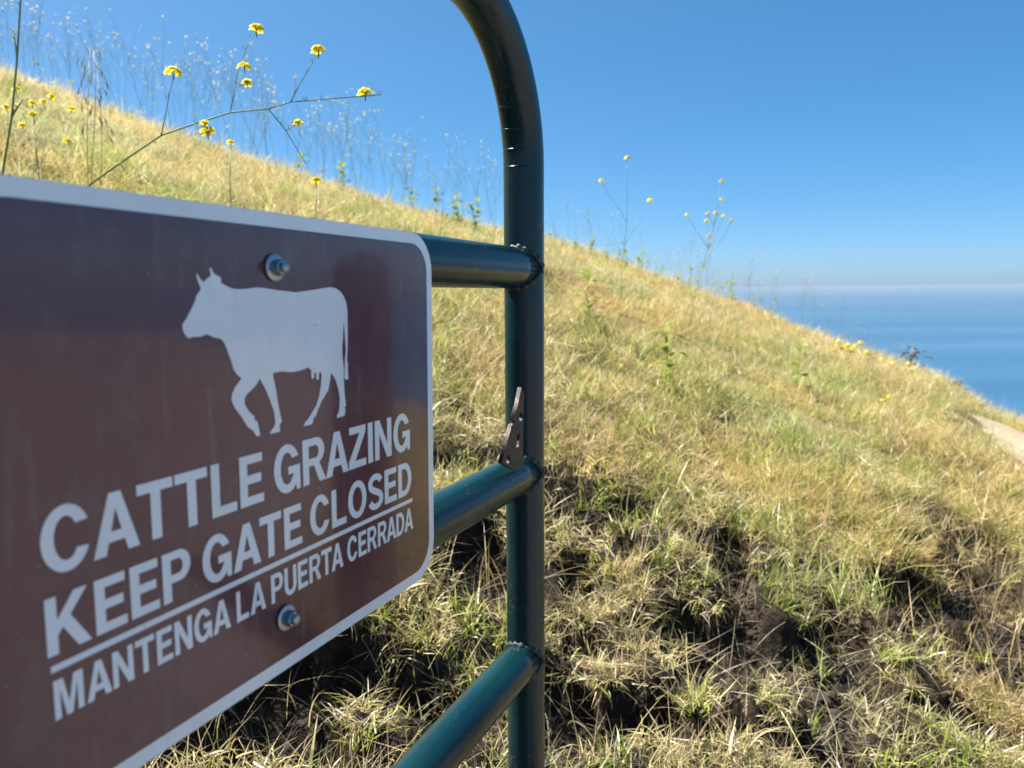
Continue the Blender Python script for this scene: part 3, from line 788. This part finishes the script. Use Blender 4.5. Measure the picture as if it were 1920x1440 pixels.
protos = [mustard_mesh(1000 + i, 1.0, int(rng.integers(5, 11)), pale=(i % 3 != 0), thick=0.0021, dense=4) for i in range(9)]
used = [False] * len(protos)
def put_mustard(px, dr, s, label, group, k=None):
    k = int(rng.integers(len(protos))) if k is None else k
    if used[k]: o = protos[k].copy(); COL.objects.link(o)
    else: o = protos[k]; used[k] = True
    x, y = at_bearing(px, crest_r(px) + dr); stand(o, x, y, rng.uniform(0, 6.28), s); o.rotation_euler = (rng.normal(0, 0.13), rng.normal(0, 0.13), rng.uniform(0, 6.28))
    tag(o, label, 'wildflower', group)
LFT = 'tall thin mustard plant with pale flowers on the crest beyond the sign'
for px in np.linspace(-120, 935, 120) + rng.normal(0, 9, 120):
    put_mustard(px, rng.uniform(-1.2, 1.0), rng.uniform(0.55, 1.25), LFT, 'mustard on the crest beyond the sign')
RGT = 'tall thin mustard plant with pale flowers on the crest towards the sea'
for px in np.linspace(1035, 1565, 44) + rng.normal(0, 9, 44):
    put_mustard(px, rng.uniform(-0.8, 1.0), rng.uniform(0.45, 1.0), RGT, 'mustard on the crest towards the sea')
LOW = 'short mustard plant with bright flowers on the low crest beside the sea'
for px in rng.uniform(1580, 1740, 14):
    put_mustard(px, rng.uniform(-1.6, 0.3), rng.uniform(0.36, 0.55), LOW, 'short mustard by the sea', k=int(rng.choice([0, 3, 6])))
for k in range(len(protos)):
    if not used[k]: bpy.data.objects.remove(protos[k])

def stemmed(name, label, cat, pts, r0, r1, branches, heads, leaves, parent_loc, head_n=17, head_r=0.0145, fs=0.0095, stem_mat=STEM, group=None):
    """a plant with parts: stem, flower_head, leaf. Coordinates in world space, shifted to the base."""
    base = Vector(parent_loc); root = empty(name, loc=base); tag(root, label, cat, group); g = np.random.default_rng(len(label) * 7 + len(pts))
    mb = MB(); P = [Vector(p) - base for p in pts]
    mb.add(*tube(P, [r0 + (r1 - r0) * i / (len(P) - 1) for i in range(len(P))], 7), 0)
    for br in branches:
        B = [Vector(p) - base for p in br]; mb.add(*tube(B, [r1 * 1.1 - r1 * 0.45 * i / (len(B) - 1) for i in range(len(B))], 6), 0)
    for br in branches + [pts[-4:]]:
        B = [Vector(p) - base for p in br]
        for j in range(5):
            i = int(g.integers(0, len(B) - 1)); q = B[i].lerp(B[i + 1], g.random()); a = g.uniform(0, 6.28); d = Vector((math.cos(a) * 0.6, math.sin(a) * 0.6, 0.8)) * 0.011
            mb.add(*tube([q, q + d * 0.45, q + d * 1.1], [r1 * 0.35, r1 * 0.75, r1 * 0.2], 4), 0)
    st = mb.build('stem', [stem_mat], root)
    for hp, sc in heads:
        h = MB(); flower_cluster(h, Vector(hp) - base, head_r * sc, int(head_n * sc) + 3, fs * (0.6 + 0.4 * sc), 0, g)
        for b in range(5):
            a = g.uniform(0, 6.28); d = Vector((math.cos(a) * .5, math.sin(a) * .5, 1)) * head_r * sc
            c = Vector(hp) - base; h.add(*tube([c - Vector((0, 0, head_r * sc)), c + d * 0.4], [0.0007, 0.0005], 4), 1)
        h.build('flower_head', [PETAL, STEM], root)
    for lp, ld, L, w in leaves:
        l = MB(); leaf_blade(l, Vector(lp) - base, ld, L, w, 0, g); l.build('leaf', [LEAF], root)
    return root

# near mustard branch leaning over the sign: pixels turned into points at the plant's own distance
def pt(px, py, depth):
    q = ray(px, py); return Vector(q * depth) + Vector((0, 0, CAM_H))
NB = 1.62
bx, by = at_bearing(40, 1.85); bz = float(ground(np.array([bx]), np.array([by]))[0])
main = [(bx, by, bz - 0.02), pt(20, 620, 1.66), pt(95, 430, 1.64), pt(170, 345, NB), pt(235, 299, NB), pt(302, 254, NB), pt(362, 233, NB), pt(432, 211, NB), pt(503, 204, NB), pt(545, 191, NB), pt(600, 187, NB), pt(672, 181, NB)]
brs = [[pt(302, 254, NB), pt(311, 212, NB - .01), pt(318, 175, NB - .02), pt(326, 141, NB - .02)],
       [pt(432, 211, NB), pt(440, 168, NB + .01), pt(447, 130, NB + .02), pt(462, 90, NB + .02), pt(478, 62, NB + .02)],
       [pt(444, 163, NB), pt(464, 157, NB - .01)], [pt(545, 191, NB), pt(562, 158, NB - .01), pt(580, 128, NB - .02), pt(597, 100, NB - .02)],
       [pt(503, 204, NB), pt(535, 243, NB + .02), pt(560, 285, NB + .03), pt(574, 308, NB + .03)], [pt(537, 244, NB + .02), pt(558, 234, NB + .02)],
       [pt(362, 233, NB), pt(380, 240, NB - .01), pt(390, 249, NB - .01)], [pt(672, 181, NB), pt(690, 176, NB)],
       [pt(672, 181, NB), pt(700, 179, NB), pt(714, 178, NB)]]
heads = [(pt(325, 137, NB - .02), 1.0), (pt(481, 57, NB + .02), 1.0), (pt(458, 127, NB + .02), 0.8), (pt(464, 157, NB - .01), 0.6), (pt(597, 97, NB - .02), 1.0),
         (pt(685, 177, NB), 1.0), (pt(559, 232, NB + .02), 0.5), (pt(390, 250, NB - .01), 1.0), (pt(384, 233, NB - .01), 0.5)]
stemmed('mustard_plant', 'mustard plant with long bare branch and yellow flower heads leaning over the sign', 'wildflower', main, 0.0026, 0.0010, brs, heads,
        [(pt(215, 312, NB), (0.8, -0.2, 0.3), 0.035, 0.006)], (bx, by, bz))

def small_mustard(label, px, py, dist, tops, group=None, sc=1.0):
    """single stems rising to flower heads; base hidden in the grass below pixel (px, py)"""
    x, y = at_bearing(px, dist); z = float(ground(np.array([x]), np.array([y]))[0]); g = np.random.default_rng(int(px))
    k = dist / 1.0
    P = [pt(a, b, dist * c) for a, b, c in tops]
    main = wavy((x, y, z - 0.02), P[0], g, 0.02, 8)
    br = []
    for p in P[1:]:
        ok = [q for q in main if q.z < p.z - 0.9 * (Vector((q.x, q.y)) - Vector((p.x, p.y))).length - 0.04]
        br.append(wavy(ok[-1] if ok else main[1], p, g, 0.03, 5))
    lv = []
    for i in range(4):
        a = g.uniform(0, 6.28); lv.append((main[int(g.integers(1, 4))], (math.cos(a), math.sin(a), 0.6), 0.06, 0.014))
    return stemmed('mustard_plant', label, 'wildflower', main, 0.003, 0.0014, br, [(p, sc) for p in P], lv, (x, y, z), 18, 0.014, 0.0105, STEM, group)
small_mustard('single stemmed mustard with one bright head just above the sign edge', 600, 430, 2.3, [(593, 340, 1.0)], None, 0.9)
small_mustard('small mustard with a bright head rising behind the leaning branch', 440, 430, 2.6, [(433, 268, 1.0)], None, 0.7)
small_mustard('many headed mustard plant growing behind the upper edge of the sign', 80, 400, 3.2,
              [(60, 195, 1.0), (30, 168, 1.0), (11, 202, 1.0), (81, 192, 1.01), (96, 183, 1.0), (135, 206, 1.0), (42, 236, .98), (62, 215, .99), (128, 266, .97)], None, 1.0)
small_mustard('tall mustard on the slope with one high yellow head beside a smaller one', 1165, 470, 6.2, [(1176, 297, 1.0), (1219, 377, 1.0), (1128, 340, 1.0)], None, 1.6)
small_mustard('branching mustard on the slope with many yellow heads up one side', 1290, 560, 6.0,
              [(1353, 340, 1.0), (1354, 374, 1.0), (1327, 402, 1.0), (1342, 400, 1.0), (1358, 406, 1.0), (1288, 404, 1.0), (1325, 415, 1.0), (1330, 443, 1.0), (1372, 414, 1.0)], None, 1.2)
small_mustard('low mustard with bunched yellow heads on the open slope', 1660, 800, 5.2, [(1655, 752, 1.0), (1668, 745, 1.0), (1640, 760, 1.0)], None, 1.3)
small_mustard('low bunched yellow mustard right at the crest above the sea', 1608, 700, 8.0, [(1605, 650, 1.0), (1614, 643, 1.0), (1596, 658, 1.0), (1627, 668, 1.0), (1640, 674, 1.0), (1585, 652, 1.0)], None, 2.2)

PATCH = 'knee high mustard bunched with yellow heads on the slope beside the sea'
for i, (px, py) in enumerate([(1570, 648), (1588, 655), (1622, 668), (1650, 682), (1672, 690), (1640, 700), (1612, 690), (1688, 705), (1600, 745), (1575, 770), (1700, 690)]):
    small_mustard(PATCH, px, py + 40, 7.2 + 0.25 * (i % 4), [(px, py, 1.0), (px + 9, py + 7, 1.0), (px - 8, py + 10, 1.0), (px + 3, py - 8, 1.0)], 'bunched mustard beside the sea', 1.5)

# tall bare stem at the frame's edge, and an oat-like seeding grass
x, y = at_bearing(-10, 2.1); z = float(ground(np.array([x]), np.array([y]))[0]); g = np.random.default_rng(3)
stm = [(x, y, z - 0.02), pt(4, 330, 2.08), pt(22, 220, 2.05), pt(32, 110, 2.03), pt(38, 10, 2.0), pt(42, -110, 2.0)]
stemmed('tall_bare_stem', 'tall nearly leafless green stem standing beside the many headed mustard', 'weed', stm, 0.0035, 0.002,
        [[stm[3], pt(26, 60, 2.02)], [stm[2], pt(40, 190, 2.04)]], [], [(pt(34, 22, 2.0), (-0.7, 0, 0.6), 0.03, 0.004)], (x, y, z))
x, y = at_bearing(172, 2.4); z = float(ground(np.array([x]), np.array([y]))[0])
oat = empty('wild_oat', loc=(x, y, z)); tag(oat, 'slender wild oat with drooping dry seed spikelets behind the sign', 'grass plant')
base = Vector((x, y, z))
for i, (px, py, dx) in enumerate([(168, 90, -6), (181, 118, 2), (176, 95, 4)]):
    mb = MB(); st_ = wavy((x + dx * 0.002, y, z), pt(px, py, 2.4), g, 0.015, 8); mb.add(*tube([p - base for p in st_], [0.0022 - 0.0014 * j / 7 for j in range(8)], 5), 0)
    mb.build('stalk', [DRYSTEM], oat)
    for s_ in range(9):
        t = 1 - s_ * 0.045; q = st_[-1].lerp(st_[-3], (1 - t) * 2.2) - base; a = g.uniform(0, 6.28); e = q + Vector((math.cos(a) * 0.03, math.sin(a) * 0.03, -0.005))
        sp = MB(); sp.add(*tube([q, e, e + Vector((math.cos(a) * .005, 0, -0.012)), e + Vector((math.cos(a) * .007, 0, -0.027))], [0.0004, 0.0009, 0.0023, 0.0003], 5), 0)
        sp.build('spikelet', [DRYSTEM], oat)

# broad leaved weeds on the slope
def weed(label, px, py, size, n, seed, group=None):
    x, y = on_ground(px, py); z = float(ground(np.array([x]), np.array([y]))[0]); g = np.random.default_rng(seed)
    root = empty('green_weed', loc=(x, y, z)); tag(root, label, 'weed', group)
    m = MB(); P = wavy((0, 0, -0.03), (g.normal(0, .1) * size, 0, size), g, 0.04, 7); m.add(*tube(P, [0.004 - 0.003 * i / 6 for i in range(7)], 5), 0); m.build('stem', [STEM], root)
    for i in range(n):
        t = 0.12 + 0.88 * i / n; p = P[int(t * 6)].lerp(P[min(int(t * 6) + 1, 6)], t * 6 % 1); a = i * 2.4 + g.uniform(-.4, .4)
        l = MB(); leaf_blade(l, p, (math.cos(a), math.sin(a), 0.55), size * g.uniform(0.25, 0.42), size * g.uniform(0.06, 0.10), 0, g); l.build('leaf', [LEAF], root)
weed('bright green broad leaved weed upright alone on the open slope', 1243, 735, 0.36, 12, 1)
weed('thin green weed on the slope below the crest mustard', 1105, 620, 0.42, 9, 2)
weed('leafy green weed just below the gate rail between sign and post', 822, 705, 0.24, 10, 3)
weed('small green weed low on the slope towards the sea', 1500, 750, 0.36, 8, 4)
weed('small green weed halfway between the upright weed and the sea crest', 1420, 690, 0.24, 7, 5)
weed('pale green leafy weed behind the sign beside the leaning mustard stem', 170, 352, 0.16, 9, 6)
weed('tiny green weed peeping above the top edge of the sign', 664, 428, 0.14, 7, 7)

CW = 'small yellow green leafy weed growing along the grassy crest'
for i, px in enumerate(np.concatenate([np.linspace(955, 1460, 44) + rng.normal(0, 10, 44), np.linspace(560, 930, 16) + rng.normal(0, 12, 16)])):
    x, y = at_bearing(px, crest_r(px) + rng.uniform(-2.2, 0.1)); z = float(ground(np.array([x]), np.array([y]))[0]); g = np.random.default_rng(4000 + i)
    h = rng.uniform(0.2, 0.46); root = empty('green_weed', loc=(x, y, z)); tag(root, CW, 'weed', 'weeds along the crest')
    m = MB(); P = wavy((0, 0, -0.03), (g.normal(0, .15) * h, g.normal(0, .15) * h, h), g, 0.05, 6); m.add(*tube(P, [0.004 - 0.0028 * q / 5 for q in range(6)], 4), 0); m.build('stem', [STEM], root)
    for q in range(int(g.integers(8, 15))):
        t = g.uniform(0.1, 0.98) * 5; p = P[int(t)].lerp(P[min(int(t) + 1, 5)], t % 1); a = g.uniform(0, 6.28)
        l = MB(); leaf_blade(l, p, (math.cos(a), math.sin(a), 0.6), h * g.uniform(0.18, 0.36), h * g.uniform(0.04, 0.08), 0, g); l.build('leaf', [LEAF], root)

# dark seed heads on the crest against the sea
def seedhead(label, px, top, r, w, h, seed):
    x, y = at_bearing(px, r); z = float(ground(np.array([x]), np.array([y]))[0]); g = np.random.default_rng(seed)
    q = ray(px, top); T = Vector(q * (r / math.hypot(q[0], q[1]))) + Vector((0, 0, CAM_H)) - Vector((x, y, z)); L = max(T.z, 0.12); T = Vector((0, 0, L))
    root = empty('seeding_thistle', loc=(x, y, z)); tag(root, label, 'weed')
    m = MB(); m.add(*tube(wavy((0, 0, -0.05), T, g, 0.02, 5), 0.006, 5), 0); m.build('stem', [DRYSTEM], root)
    for i in range(70):
        hd = MB()
        c = Vector((g.normal(0, w * 0.36), g.normal(0, w * 0.36), L - h * 0.5 + g.uniform(-0.5, 0.5) * h)); a = g.uniform(0, 6.28)
        leaf_blade(hd, c, (math.cos(a), math.sin(a), g.uniform(-.3, .8)), g.uniform(0.05, 0.09), 0.018, 0, g)
        hd.build('leaf', [DARKSEED], root)
seedhead('dark leafy seed head standing on the crest in front of the sea', 1716, 652, 10.3, 0.16, 0.36, 1)
seedhead('small dark seed head lowest on the crest near the trail', 1800, 716, 10.6, 0.12, 0.18, 2)
